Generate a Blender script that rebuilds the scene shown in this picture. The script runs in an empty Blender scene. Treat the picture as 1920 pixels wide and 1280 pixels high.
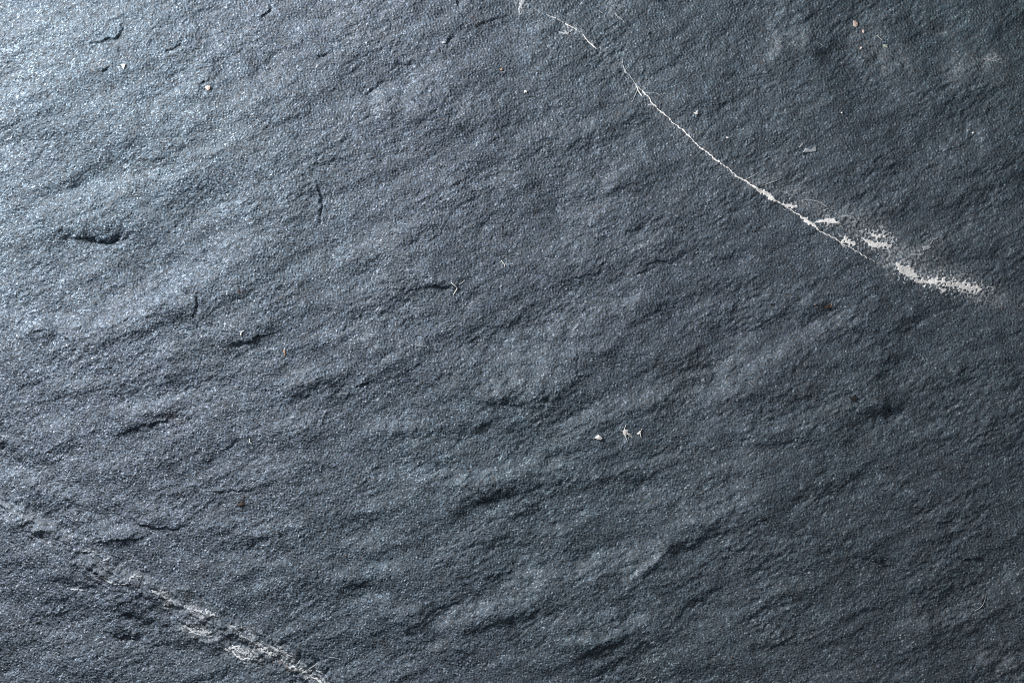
import bpy, math, random
import numpy as np
from mathutils import Vector, noise as mnoise

# ------------------------------------------------------------------ units
# The visible piece of slate is 300 mm wide.  Relief features are listed on a
# millimetre-like chart whose unit U is 300 mm / 1920 (x to the right, y down).
U = 0.30 / 1920.0
def wx(x): return (x - 960.0) * U
def wy(y): return (640.0 - y) * U

# ------------------------------------------------------------------ camera
sc = bpy.context.scene
cam_d = bpy.data.cameras.new('camera')
cam_d.lens = 85.0
cam_d.sensor_width = 36.0
cam_d.clip_start = 0.01
cam_d.clip_end = 20.0
cam = bpy.data.objects.new('camera', cam_d)
sc.collection.objects.link(cam)
cam.location = (0.0, 0.0, 0.30 * 85.0 / 36.0)
cam.rotation_euler = (0.0, 0.0, 0.0)
sc.camera = cam

# ------------------------------------------------------------------ world and lamps
world = bpy.data.worlds.new('World')
sc.world = world
world.use_nodes = True
bg = world.node_tree.nodes['Background']
bg.inputs['Color'].default_value = (0.70, 0.86, 1.0, 1)
bg.inputs['Strength'].default_value = 0.05

def area(name, loc, target, size, power, col):
    d = bpy.data.lights.new(name, 'AREA')
    d.shape = 'DISK'
    d.size = size
    d.energy = power
    d.color = col
    o = bpy.data.objects.new(name, d)
    sc.collection.objects.link(o)
    o.location = loc
    o.rotation_euler = (Vector(target) - Vector(loc)).to_track_quat('-Z', 'Y').to_euler()
    return o

area('key_lamp', (wx(-640), wy(-480), 0.195), (wx(600), wy(500), 0.0), 0.12, 2.5, (1.0, 0.985, 0.965))
area('overhead_softbox', (wx(1700), wy(100), 0.80), (wx(1400), wy(600), 0.0), 0.45, 0.88, (0.90, 0.97, 1.0))

sc.view_settings.view_transform = 'Standard'
sc.view_settings.look = 'None'
sc.view_settings.gamma = 1.0
sc.view_settings.exposure = 0.0
sc.cycles.max_bounces = 4
sc.cycles.use_denoising = False
sc.cycles.pixel_filter_type = 'BLACKMAN_HARRIS'
sc.cycles.filter_width = 0.95

# ------------------------------------------------------------------ height field
X0, Y0, STEP = -96.0, -64.0, 1.5
NX, NY = 1409, 940
gx = X0 + STEP * np.arange(NX)
gy = Y0 + STEP * np.arange(NY)
PX, PY = np.meshgrid(gx, gy)                 # chart coordinates, y down
FW, FH = 1536, 1024
fx = np.fft.fftfreq(FW, STEP)[None, :]
fy = np.fft.fftfreq(FH, STEP)[:, None]

def crop(a): return a[:NY, :NX]

def pad(a):
    return np.pad(a, ((0, FH - NY), (0, FW - NX)), mode='edge')

def spectral(seed, filt):
    w = np.random.default_rng(seed).standard_normal((FH, FW))
    n = np.fft.ifft2(np.fft.fft2(w) * filt).real
    n = crop(n)
    return (n - n.mean()) / n.std()

def feff(angle, ratio):
    """frequency seen through a stretch: grain is elongated along `angle` (deg, up-right)."""
    a = math.radians(angle)
    ca, sa = math.cos(a), -math.sin(a)
    u = fx * ca + fy * sa
    v = -fx * sa + fy * ca
    return np.sqrt((u * ratio) ** 2 + v ** 2) + 1e-9

def band(seed, lo, hi, angle=25, ratio=1.0, beta=1.0):
    """coloured noise with wavelengths lo..hi (chart units)."""
    f = feff(angle, ratio)
    filt = f ** (-beta) / (1 + (f * lo) ** 6) * (1 - np.exp(-(f * hi) ** 4))
    return spectral(seed, filt)

def slope1(h, want):
    g = np.hypot(*np.gradient(h, STEP))
    return h * (want / math.sqrt((g ** 2).mean()))

def sample(a, x, y):
    i = np.clip((np.asarray(x) - X0) / STEP, 0, NX - 1.001)
    j = np.clip((np.asarray(y) - Y0) / STEP, 0, NY - 1.001)
    i0 = i.astype(int); j0 = j.astype(int)
    u = i - i0; v = j - j0
    return ((a[j0, i0] * (1 - u) + a[j0, i0 + 1] * u) * (1 - v)
            + (a[j0 + 1, i0] * (1 - u) + a[j0 + 1, i0 + 1] * u) * v)

def smooth(e0, e1, x):
    t = np.clip((x - e0) / (e1 - e0), 0, 1)
    return t * t * (3 - 2 * t)

# wobble so that hand-laid features never run dead straight
WBX = band(11, 14, 160, 20, 1.5, 1.3)
WBY = band(12, 14, 160, 20, 1.5, 1.3)
WCX = band(15, 6, 30, 30, 1.6, 1.0)
WCY = band(16, 6, 30, 30, 1.6, 1.0)
QX = PX + 5.0 * WBX + 4.0 * WCX
QY = PY + 5.0 * WBY + 4.0 * WCY

# --- broad relief: tilted facets.  (x0, y0, x1, y1, half width, tilt): + tilts
# up towards the upper left, - tilts down towards the lower right.
FACETS = [
    # upper left
    (20, 60, 120, 30, 60, .10), (160, 25, 260, 10, 40, .08), (30, 170, 60, 110, 40, .12), (0, 215, 70, 190, 16, .16),
    (0, 235, 60, 212, 10, -.22), (40, 205, 130, 175, 14, -.12), (160, 200, 230, 195, 22, .12), (200, 235, 300, 228, 16, .10),
    (300, 195, 385, 147, 8, .30), (372, 158, 395, 150, 6, -.34), (320, 215, 390, 170, 8, -.16),
    (450, 165, 550, 150, 26, .16), (470, 138, 520, 118, 10, .16), (190, 280, 295, 255, 18, -.22), (90, 265, 160, 250, 16, -.10),
    (130, 345, 178, 306, 9, -.30), (150, 378, 270, 318, 16, .20), (340, 362, 455, 345, 20, -.22), (380, 412, 470, 372, 16, .20),
    (580, 240, 660, 225, 18, .12), (590, 305, 640, 300, 14, -.18), (500, 235, 590, 205, 14, -.12), (40, 330, 110, 300, 20, .10),
    (330, 290, 430, 270, 14, .12), (440, 220, 520, 215, 12, -.12), (350, 30, 440, 20, 18, -.12), (400, 70, 470, 55, 14, .10),
    (540, 60, 640, 40, 20, .10), (480, 85, 560, 80, 12, -.10), (250, 130, 330, 110, 14, -.10), (560, 130, 640, 118, 14, -.12),
    # left middle
    (150, 615, 330, 540, 26, .34), (290, 550, 440, 458, 26, .44), (400, 490, 520, 440, 14, .12),
    (45, 608, 118, 600, 13, .55), (60, 634, 112, 624, 9, -.5), (0, 590, 60, 570, 18, .10),
    (100, 440, 250, 440, 16, -.42), (60, 470, 120, 440, 14, -.14), (60, 400, 130, 390, 16, .12),
    (190, 640, 320, 600, 18, -.16), (290, 600, 430, 552, 16, -.18), (0, 520, 120, 505, 24, .10), (430, 560, 520, 520, 14, -.12),
    (440, 655, 520, 622, 11, -.30), (300, 660, 380, 640, 16, .12), (380, 690, 460, 680, 14, .08), (480, 690, 600, 665, 16, -.12),
    (180, 830, 330, 772, 14, -.32), (230, 770, 350, 750, 14, .18), (330, 790, 420, 770, 18, .08), (400, 850, 480, 810, 10, -.18),
    (0, 720, 140, 700, 26, -.10), (70, 760, 160, 740, 18, -.14), (60, 800, 150, 790, 14, .10), (520, 745, 640, 730, 14, -.20),
    (540, 700, 640, 680, 18, .12), (330, 860, 420, 840, 14, -.12), (480, 800, 580, 780, 18, .12), (560, 830, 660, 800, 12, -.14),
    # left bottom
    (20, 890, 140, 915, 16, .22), (100, 935, 190, 945, 8, -.22), (60, 905, 130, 885, 10, -.14), (0, 955, 140, 1012, 12, .26), (40, 995, 100, 1010, 10, -.16),
    (150, 965, 260, 1005, 14, .24), (190, 1020, 275, 1014, 9, -.36), (255, 950, 330, 955, 10, .14), (310, 1000, 360, 985, 12, -.26),
    (120, 1090, 185, 1100, 14, -.32), (150, 1048, 240, 1060, 12, .24), (60, 1075, 110, 1085, 12, -.16), (130, 1110, 200, 1125, 10, .20),
    (210, 1145, 275, 1158, 12, -.46), (170, 1165, 240, 1185, 10, -.24), (230, 1192, 262, 1198, 7, -.5), (270, 1212, 310, 1206, 8, -.36),
    (70, 1130, 160, 1150, 16, -.20), (40, 1170, 140, 1190, 12, .12), (90, 1230, 170, 1210, 8, .22), (0, 1240, 80, 1225, 14, -.14),
    (300, 1180, 400, 1192, 8, .30), (340, 1205, 420, 1215, 12, -.26), (350, 1150, 410, 1165, 8, .24), (415, 1188, 452, 1172, 9, -.40),
    (230, 1260, 320, 1240, 12, -.14), (330, 1265, 430, 1250, 14, .08), (470, 1000, 560, 980, 12, .14), (480, 1030, 600, 1010, 14, -.18), (400, 1060, 520, 1040, 16, .14),
    (430, 1075, 520, 1070, 12, -.18), (440, 880, 560, 860, 18, .14), (560, 900, 640, 880, 14, -.14), (400, 985, 450, 968, 7, .20), (540, 1120, 640, 1100, 14, -.12),
    # top middle
    (690, 170, 790, 182, 26, .28), (690, 195, 720, 185, 10, .16), (800, 190, 870, 205, 16, .18), (680, 168, 715, 154, 7, -.32), (740, 245, 860, 232, 16, -.26),
    (640, 258, 740, 240, 14, -.16), (640, 290, 700, 270, 12, -.10), (860, 160, 980, 140, 16, -.14), (640, 30, 760, 25, 18, .08), (700, 45, 780, 30, 10, -.16),
    (735, 118, 772, 115, 8, -.30), (650, 120, 720, 100, 14, -.12), (780, 140, 840, 120, 14, .12), (880, 55, 960, 33, 9, -.24), (840, 130, 900, 110, 12, .08), (920, 215, 1020, 195, 14, -.14),
    (960, 250, 1060, 240, 14, .14), (900, 320, 970, 300, 12, -.20), (980, 300, 1040, 285, 14, -.10), (1120, 350, 1210, 300, 12, .24), (1140, 362, 1220, 335, 9, -.32),
    (1060, 400, 1160, 370, 16, .14), (1000, 350, 1060, 340, 12, -.16), (1180, 215, 1240, 195, 14, -.12), (1100, 205, 1170, 195, 10, -.16), (880, 265, 960, 255, 12, -.12),
    (1100, 90, 1140, 85, 10, -.2), (800, 330, 880, 310, 16, .10), (700, 330, 800, 320, 18, -.08), (700, 400, 800, 390, 18, .10), (820, 400, 900, 380, 14, -.14), (1000, 390, 1050, 375, 8, -.2),
    # centre
    (640, 470, 740, 440, 18, .18), (740, 455, 800, 430, 10, -.18), (790, 535, 855, 540, 8, -.36), (725, 545, 760, 540, 8, -.26), (780, 515, 860, 520, 12, .10),
    (860, 618, 985, 600, 12, -.28), (840, 640, 920, 635, 10, -.16), (650, 630, 760, 625, 22, .16), (750, 641, 835, 655, 5, .34), (640, 560, 740, 545, 18, .08), (640, 590, 740, 585, 12, -.12),
    (690, 692, 790, 665, 10, -.24), (640, 740, 780, 700, 18, -.20), (670, 722, 700, 714, 6, -.4), (880, 690, 1080, 650, 36, .14), (900, 735, 1040, 710, 18, .12),
    (870, 748, 1020, 765, 12, -.30), (1010, 762, 1040, 738, 7, -.42), (1050, 735, 1110, 700, 10, -.34), (860, 815, 935, 783, 9, -.30), (690, 805, 790, 790, 16, .18),
    (700, 835, 840, 815, 14, -.14), (1040, 528, 1140, 508, 9, -.26), (1190, 592, 1270, 575, 13, -.30), (1200, 497, 1265, 488, 9, -.28), (1140, 580, 1210, 560, 12, .18),
    (1100, 672, 1190, 660, 13, -.24), (1160, 745, 1240, 730, 16, .18), (1060, 800, 1150, 770, 16, .10), (1020, 620, 1120, 590, 16, .12), (1000, 570, 1060, 550, 12, -.14),
    (880, 450, 960, 430, 16, -.10), (1000, 470, 1100, 450, 16, .10), (960, 830, 1060, 800, 12, -.16), (1100, 850, 1200, 840, 14, -.14), (1210, 700, 1280, 680, 16, -.16),
    # bottom middle
    (780, 905, 900, 885, 14, .24), (910, 890, 1060, 872, 12, .26), (850, 962, 905, 938, 11, -.22), (900, 940, 1000, 912, 14, -.20), (990, 912, 1110, 898, 11, -.22),
    (1100, 905, 1220, 900, 14, -.26), (840, 985, 930, 970, 14, -.16), (640, 985, 720, 960, 14, -.16), (650, 1015, 700, 1000, 12, .16), (650, 960, 760, 930, 12, .14), (890, 1015, 975, 1010, 10, -.26),
    (980, 1000, 1080, 980, 14, .10), (1000, 1080, 1120, 1050, 18, .18), (940, 1100, 1010, 1070, 12, .16), (1110, 1060, 1210, 1020, 18, .16), (1185, 1085, 1240, 1030, 10, .36), (1225, 1075, 1285, 1015, 13, -.40),
    (1240, 1100, 1290, 1080, 12, -.14), (640, 1105, 710, 1085, 8, -.28), (640, 1075, 760, 1050, 14, .14), (690, 1130, 770, 1140, 8, .24), (790, 1148, 870, 1126, 10, -.30), (830, 1168, 960, 1128, 11, .32),
    (870, 1185, 985, 1150, 10, -.32), (960, 1150, 1050, 1130, 12, -.16), (700, 1185, 800, 1165, 14, -.26), (640, 1200, 720, 1190, 16, -.16), (800, 1210, 890, 1180, 12, .16), (1040, 1170, 1140, 1150, 12, .16),
    (1060, 1235, 1170, 1200, 12, -.34), (1070, 1205, 1210, 1165, 10, .22), (1200, 1200, 1260, 1180, 14, -.26), (1180, 1160, 1260, 1130, 12, .12), (640, 1250, 780, 1240, 14, .12), (900, 1250, 1000, 1225, 12, .14),
    (780, 1235, 880, 1215, 12, -.14), (1060, 1262, 1140, 1250, 12, -.28), (960, 1030, 1040, 1020, 10, -.18), (720, 1030, 830, 1000, 12, -.18),
    # right top
    (1450, 90, 1500, 65, 20, .20), (1455, 45, 1520, 30, 12, -.26), (1290, 60, 1360, 50, 14, -.10), (1640, 110, 1720, 125, 22, .16), (1770, 130, 1850, 120, 22, .18), (1690, 70, 1760, 62, 14, -.16), (1735, 72, 1780, 68, 5, .22),
    (1530, 95, 1580, 105, 14, -.24), (1620, 150, 1660, 140, 16, -.24), (1700, 180, 1790, 170, 14, .10), (1700, 210, 1770, 200, 14, -.16), (1430, 165, 1500, 160, 16, -.16), (1800, 250, 1900, 220, 20, .08),
    (1330, 130, 1400, 110, 14, -.12), (1560, 230, 1610, 240, 10, -.16), (1290, 210, 1350, 200, 14, -.14), (1700, 268, 1770, 260, 10, -.18), (1750, 290, 1850, 270, 16, .10), (1600, 340, 1700, 320, 16, -.10),
    (1760, 390, 1860, 370, 14, -.12), (1860, 60, 1920, 40, 20, -.14), (1390, 240, 1460, 225, 14, .08),
    # right middle
    (1400, 610, 1560, 565, 13, -.28), (1480, 635, 1585, 590, 11, .24), (1380, 645, 1415, 618, 8, .26), (1310, 625, 1400, 600, 16, -.18), (1290, 580, 1400, 560, 18, .08), (1600, 640, 1720, 610, 26, -.20), (1350, 700, 1480, 655, 18, .20),
    (1290, 740, 1400, 710, 16, .16), (1280, 695, 1340, 675, 14, -.24), (1500, 745, 1535, 735, 9, -.30), (1590, 748, 1612, 742, 8, -.34), (1650, 778, 1680, 768, 9, -.42), (1640, 700, 1670, 690, 12, -.28), (1600, 780, 1700, 765, 18, -.10),
    (1480, 700, 1560, 680, 16, -.14), (1460, 790, 1540, 775, 14, .10), (1320, 800, 1420, 780, 18, .10), (1780, 700, 1900, 680, 20, -.14), (1800, 800, 1900, 780, 18, .10), (1500, 850, 1600, 820, 18, -.12), (1820, 430, 1900, 420, 20, .10),
    (1290, 520, 1380, 500, 18, -.08),
    # right bottom
    (1280, 1025, 1350, 995, 10, -.32), (1290, 965, 1400, 925, 22, .20), (1420, 990, 1480, 970, 10, -.20), (1280, 1140, 1345, 1105, 10, -.32), (1420, 1225, 1490, 1192, 9, -.32), (1440, 1100, 1520, 1080, 14, .12), (1600, 1047, 1665, 1052, 7, -.34),
    (1640, 1070, 1700, 1060, 10, -.14), (1790, 1050, 1850, 1044, 7, -.30), (1762, 982, 1792, 964, 8, -.34), (1590, 1000, 1620, 990, 9, -.26), (1690, 1130, 1760, 1110, 10, -.16), (1480, 940, 1600, 920, 20, -.16), (1520, 1010, 1580, 1025, 10, -.18),
    (1300, 1180, 1420, 1150, 16, .10), (1360, 1070, 1440, 1050, 14, -.14), (1700, 1165, 1820, 1155, 14, .18), (1740, 1215, 1810, 1205, 9, -.20), (1830, 1230, 1920, 1250, 18, .20), (1660, 1250, 1740, 1240, 12, -.16), (1540, 1190, 1640, 1160, 16, -.08),
    (1860, 1010, 1920, 1000, 14, -.14), (1840, 1100, 1920, 1090, 16, .12), (1560, 1260, 1660, 1255, 12, .10), (1300, 880, 1420, 860, 20, .14),
]

def stroke_field(x0, y0, x1, y1, w, amp, out, soft=1.0):
    ext = 3.2 * w + 14
    a0 = max(0, int((min(x0, x1) - ext - X0) / STEP)); a1 = min(NX, int((max(x0, x1) + ext - X0) / STEP) + 1)
    b0 = max(0, int((min(y0, y1) - ext - Y0) / STEP)); b1 = min(NY, int((max(y0, y1) + ext - Y0) / STEP) + 1)
    if a1 <= a0 or b1 <= b0: return
    qx = QX[b0:b1, a0:a1]; qy = QY[b0:b1, a0:a1]
    dx, dy = x1 - x0, y1 - y0
    L = math.hypot(dx, dy)
    ux, uy = dx / L, dy / L
    t = (qx - x0) * ux + (qy - y0) * uy
    d = -(qx - x0) * uy + (qy - y0) * ux
    along = np.exp(-np.maximum(0, np.abs(t - L / 2) - L * 0.32) ** 2 / (2 * (L * 0.14 + 0.5 * w) ** 2))
    out[b0:b1, a0:a1] += amp * along * np.exp(-(d / (w * soft)) ** 2 * 0.9)

S = np.zeros((NY, NX))
for f in FACETS:
    stroke_field(*f[:5], f[5], S)
S = np.where(S > 0, 1.9 * S, 0.9 * S)
feather = band(23, 9, 46, 28, 2.6, 0.6)
S *= np.clip(1 + 0.5 * feather, 0.1, 2.3)
S += 0.05 * band(21, 40, 260, 16, 3.2, 0.6) + 0.05 * band(22, 12, 60, 20, 3.4, 0.4)
# turn wanted tilts into heights: least squares along the lamp's ground direction
lx, ly = 0.70, 0.71                            # lamp to slab, chart axes (y down)
kl = 2 * math.pi * (fx * lx + fy * ly)
k2 = (2 * math.pi) ** 2 * (fx ** 2 + fy ** 2)
F = np.fft.fft2(pad(S - S.mean()))
den = kl ** 2 + 0.10 * k2 + (2 * math.pi / 1400.0) ** 2
Hb = crop(np.fft.ifft2(F * (-1j * kl) / den).real)

# --- cleavage steps: thin layers of slate that broke off (polyline, drop, reach)
def seg_dist(poly):
    best = None
    total = 0.0
    lens = [math.hypot(poly[i + 1][0] - poly[i][0], poly[i + 1][1] - poly[i][1]) for i in range(len(poly) - 1)]
    tot = sum(lens)
    return lens, tot

def poly_field(poly, ext):
    """signed distance d (positive below/right of the line), 0..1 along; inside a window"""
    xs = [p[0] for p in poly]; ys = [p[1] for p in poly]
    a0 = max(0, int((min(xs) - ext - X0) / STEP)); a1 = min(NX, int((max(xs) + ext - X0) / STEP) + 1)
    b0 = max(0, int((min(ys) - ext - Y0) / STEP)); b1 = min(NY, int((max(ys) + ext - Y0) / STEP) + 1)
    qx = PX[b0:b1, a0:a1] + 1.6 * WBX2[b0:b1, a0:a1]
    qy = PY[b0:b1, a0:a1] + 1.6 * WBY2[b0:b1, a0:a1]
    lens, tot = seg_dist(poly)
    bd = np.full(qx.shape, 1e9); bt = np.zeros(qx.shape); bs = np.ones(qx.shape)
    acc = 0.0
    for (p, q, L) in zip(poly[:-1], poly[1:], lens):
        ux, uy = (q[0] - p[0]) / L, (q[1] - p[1]) / L
        t = np.clip((qx - p[0]) * ux + (qy - p[1]) * uy, 0, L)
        ex = qx - p[0] - t * ux; ey = qy - p[1] - t * uy
        d = np.hypot(ex, ey)
        m = d < bd
        bd[m] = d[m]; bt[m] = ((acc + t) / tot)[m]
        bs[m] = np.sign(ux * ey - uy * ex)[m]
        acc += L
    return (slice(b0, b1), slice(a0, a1)), bd, bs, bt

WBX2 = band(13, 7, 40, 30, 1.5, 1.0)
WBY2 = band(14, 7, 40, 30, 1.5, 1.0)

STEPS = [   # listed left to right; the layer stands proud above the line
    ([(170, 82), (195, 76), (217, 71), (226, 58), (231, 42)], 4.2, 16),
    ([(308, 96), (325, 90), (341, 77)], 3.0, 12), ([(486, 32), (500, 22), (514, 10)], 3.6, 12), ([(588, 106), (603, 103), (620, 97)], 2.6, 10),
    ([(120, 447), (160, 444), (200, 453), (240, 442)], 4.4, 15), ([(438, 648), (452, 645), (480, 634), (505, 626)], 4.0, 13),
    ([(60, 622), (85, 618), (103, 620)], 3.0, 14), ([(205, 822), (250, 800), (310, 788), (332, 772)], 3.0, 16),
    ([(245, 968), (262, 982), (298, 990), (330, 990), (352, 982)], 3.4, 14), ([(182, 1016), (225, 1009), (262, 1008), (275, 1003)], 3.2, 14),
    ([(388, 922), (420, 922), (468, 920)], 1.8, 8), ([(735, 124), (755, 121), (774, 116)], 2.8, 9), ([(837, 80), (850, 70)], 2.6, 8), ([(875, 52), (905, 42), (945, 32)], 1.8, 9),
    ([(686, 172), (700, 165), (714, 153)], 2.4, 10), ([(795, 540), (820, 536), (850, 540)], 2.8, 10), ([(676, 724), (698, 715)], 2.2, 9),
    ([(868, 752), (940, 757), (1015, 766), (1030, 745)], 2.2, 16), ([(1062, 728), (1085, 708), (1108, 700)], 2.4, 13), ([(772, 692), (790, 680)], 1.8, 8),
    ([(868, 822), (890, 806), (935, 785)], 1.8, 12), ([(880, 612), (945, 610), (980, 598)], 1.8, 14), ([(855, 966), (880, 952), (905, 938), (960, 930)], 2.2, 18), ([(980, 924), (1020, 908), (1100, 898)], 2.0, 18),
    ([(1188, 1108), (1205, 1082), (1235, 1046), (1265, 1022), (1310, 1008), (1350, 998)], 2.4, 18), ([(640, 1102), (680, 1094), (702, 1084)], 1.8, 10), ([(800, 1146), (830, 1136), (865, 1124)], 2.0, 12), ([(880, 1184), (920, 1172), (980, 1150)], 1.8, 14),
    ([(1070, 1240), (1110, 1222), (1165, 1200)], 2.2, 16), ([(1280, 1028), (1310, 1018), (1342, 998)], 2.2, 14), ([(1285, 1138), (1315, 1124), (1345, 1104)], 2.2, 14), ([(1424, 1224), (1440, 1218), (1480, 1196)], 2.0, 12),
    ([(1605, 1045), (1625, 1050), (1665, 1052)], 2.2, 10), ([(1790, 1048), (1830, 1047), (1852, 1042)], 1.8, 10), ([(1766, 982), (1790, 966)], 2.2, 10), ([(1828, 1148), (1842, 1138), (1852, 1120)], 2.6, 8),
    ([(1655, 780), (1672, 770)], 2.8, 11), ([(1594, 752), (1610, 745)], 2.0, 8), ([(205, 1142), (240, 1154), (275, 1160)], 2.8, 16), ([(200, 1184), (225, 1194), (262, 1199)], 3.0, 13), ([(275, 1214), (300, 1208)], 2.4, 11),
    ([(120, 1096), (150, 1100), (185, 1100)], 2.2, 14), ([(372, 156), (386, 152), (396, 150)], 2.6, 9), ([(130, 348), (145, 335), (178, 306)], 2.0, 12), ([(1045, 530), (1075, 520), (1130, 508)], 1.6, 10),
    ([(1205, 595), (1230, 584), (1270, 574)], 2.0, 13), ([(1160, 352), (1190, 345), (1216, 333)], 2.0, 12), ([(1205, 498), (1230, 488), (1262, 490)], 1.4, 11), ([(620, 300), (660, 300)], 1.4, 9),
    ([(1108, 700), (1130, 680), (1180, 668)], 1.4, 12), ([(1400, 612), (1460, 592), (1556, 566)], 1.4, 14), ([(1416, 226), (1470, 222)], .8, 10), ([(194, 136), (206, 126)], 2.2, 8),
    ([(10, 226), (40, 216), (62, 210)], 1.8, 12), ([(400, 858), (430, 838), (444, 820)], 1.8, 10), ([(1395, 990), (1425, 975), (1440, 966)], 1.6, 10), ([(315, 1026), (328, 1027), (333, 1018)], 2.2, 6),
    ([(1508, 286), (1530, 285), (1536, 283)], 1.2, 5), ([(1570, 578), (1545, 580)], -1.4, 7), ([(380, 415), (420, 405), (460, 378)], 1.2, 12), ([(520, 745), (570, 740), (640, 728)], 1.2, 14),
    ([(417, 1190), (440, 1186), (452, 1176)], 2.6, 11), ([(518, 1210), (530, 1206), (545, 1200)], 3.2, 8), ([(395, 1157), (380, 1160)], -2.4, 9), ([(300, 1130), (330, 1142), (345, 1138)], 2.6, 9),
    ([(556, 1240), (562, 1226)], 3.2, 6), ([(608, 1268), (616, 1255)], 2.6, 6), ([(460, 1202), (470, 1212), (484, 1212)], 3.0, 9), ([(0, 834), (12, 832)], 4.5, 14),
    ([(345, 596), (368, 588), (374, 570), (372, 552)], 2.0, 8), ([(596, 1200), (640, 1190)], 1.2, 10), ([(60, 842), (100, 836), (150, 820)], 1.2, 12), ([(1640, 706), (1668, 690)], 1.6, 10),
]
Hs = np.zeros((NY, NX))
cav = np.zeros((NY, NX))
for poly, drop, reach in STEPS:
    if reach >= 12 and drop < 2.9: drop *= 0.5
    sl, d, sgn, t = poly_field(poly, reach * 5 + 10)
    taper = np.sin(np.pi * np.clip(t, 0.02, 0.98)) ** 0.55
    below = np.exp(-d / reach) * smooth(-0.6, 1.8, d)
    above = 0.40 * np.exp(-d / (reach * 1.6))
    h = np.where(sgn > 0, -below, above * 1.0)
    lip = np.exp(-(d / 3.0) ** 2) * np.where(sgn > 0, -0.25, 0.10)
    fade = taper * np.exp(-np.maximum(0, d - reach * 3) / reach)
    Hs[sl] += 1.18 * drop * (h + lip) * fade

# --- cracks: narrow open gaps (polyline, depth, half width)
CRACKS = [
    ([(598, 343), (600, 362), (603, 387), (602, 402), (600, 418)], 5.0, 2.1), ([(1081, 648), (1083, 690), (1080, 712)], 1.6, 1.6), ([(91, 462), (93, 478)], 2.4, 1.6), ([(372, 552), (374, 570), (368, 586)], 3.2, 2.2),
    ([(453, 540), (452, 552)], 2.6, 2.2), ([(225, 92), (227, 102)], 2.4, 2.0), ([(556, 1240), (561, 1228), (563, 1222)], 5.0, 2.6), ([(517, 1208), (527, 1206), (540, 1200)], 5.0, 3.6), ([(609, 1266), (615, 1256)], 4.4, 2.6),
    ([(436, 650), (450, 645), (460, 643)], 4.5, 4.2), ([(0, 834), (8, 831)], 8, 6), ([(165, 450), (185, 453), (203, 455), (222, 447), (238, 446)], 5.5, 4.6), ([(118, 448), (133, 443)], 3.2, 3.2),
    ([(1662, 776), (1670, 768)], 4.0, 5.0), ([(738, 122), (760, 120)], 3.0, 2.6), ([(838, 78), (848, 72)], 3.0, 2.6), ([(203, 130), (199, 140)], 2.6, 2.6), ([(226, 1193), (248, 1197)], 4.0, 4.6),
    ([(218, 1146), (258, 1156)], 2.6, 5), ([(678, 722), (694, 717)], 3.0, 2.8), ([(1022, 756), (1030, 742)], 2.8, 3.0), ([(800, 538), (846, 538)], 2.2, 2.6), ([(862, 10), (858, -6)], 3.5, 4), ([(262, 984), (298, 990)], 2.4, 2.0),
    ([(390, 922), (462, 921)], 1.8, 1.6), ([(1508, 286), (1536, 284)], 2.0, 1.1), ([(505, 15), (511, 11)], 3.5, 3.0), ([(1230, 3), (1260, 3)], 3, 3), ([(1828, 1149), (1843, 1140), (1852, 1124)], 2.0, 1.6), ([(331, 1012), (333, 1020)], 3, 2),
    ([(395, 1164), (389, 1158)], 4, 3.5), ([(455, 1205), (466, 1212)], 4, 3.5), ([(308, 1136), (332, 1139)], 3, 2.6), ([(1620, 1048), (1650, 1051)], 2, 2.2),
]
for poly, depth, hw in CRACKS:
    sl, d, sgn, t = poly_field(poly, hw * 4 + 8)
    taper = np.sin(np.pi * np.clip(t, 0.05, 0.95)) ** 0.6
    Hs[sl] -= 1.5 * depth * np.exp(-(d / hw) ** 2) * taper

# --- the weathered seam across the lower left corner
SEAM = [(-90, 890), (0, 948), (60, 985), (130, 1020), (190, 1078), (250, 1096), (310, 1122), (370, 1160), (440, 1190), (520, 1225), (580, 1262), (640, 1300), (700, 1340)]
sl, d, sgn, t = poly_field(SEAM, 120)
rough = 0.75 * band(31, 7, 60, -34, 3.2, 1.1) + 0.45 * band(32, 8, 40, 20, 1.3, 1.1)
seam_w = np.exp(-(d / 34.0) ** 2)
Hs[sl] += 2.3 * seam_w * (rough[sl] + 0.3) + np.where(sgn > 0, -1, 1) * 1.1 * np.exp(-d / 26.0)
SEAM2 = [(-80, 770), (0, 828), (60, 878), (140, 925), (250, 975), (340, 1000)]
sl2, d2, sgn2, t2 = poly_field(SEAM2, 120)
Hs[sl2] += (1.1 * np.exp(-(d2 / 34.0) ** 2) * rough[sl2] + np.where(sgn2 > 0, -1, 1) * 0.7 * np.exp(-d2 / 22.0)) * (1 - t2) ** .5
seam_full = np.zeros((NY, NX)); seam_full[sl] = np.exp(-(d / 24.0) ** 2); seam_full[sl2] += 0.6 * np.exp(-(d2 / 20.0) ** 2) * (1 - t2)

# --- natural break texture, coarse to fine
lit_side = 1 - smooth(500, 1700, PX * 0.9 + PY * 0.35)
n1 = band(41, 26, 150, 18, 3.0, 1.5)
n2 = band(42, 10, 40, 24, 2.8, 1.2)
n2b = band(43, 10, 46, 33, 2.4, 1.2)
n3 = band(44, 5.5, 17, 33, 1.9, 0.9)
n4 = band(45, 2.6, 5.0, 36, 1.6, 0.0)
n4b = band(46, 2.7, 5.0, -20, 1.3, 0.0)
patch = smooth(-1.2, 1.4, band(47, 60, 300, 20, 1.6, 1.0))
ridge = -np.abs(n2b)                                      # small torn edges
def flakes(seed, lo, hi, ang, ratio, steps, rise):
    # cleavage: flat-lying flakes that end in crisp little scarps
    q = band(seed, lo, hi, ang, ratio, 1.3) * steps
    q = q + 0.16 * VQ
    fl = np.floor(q)
    fr = q - fl
    return (fl + smooth(0.80, 1.0, fr) + 0.10 * fr) * rise
VQ = band(48, 5, 22, 30, 1.8, 0.9)
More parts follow.
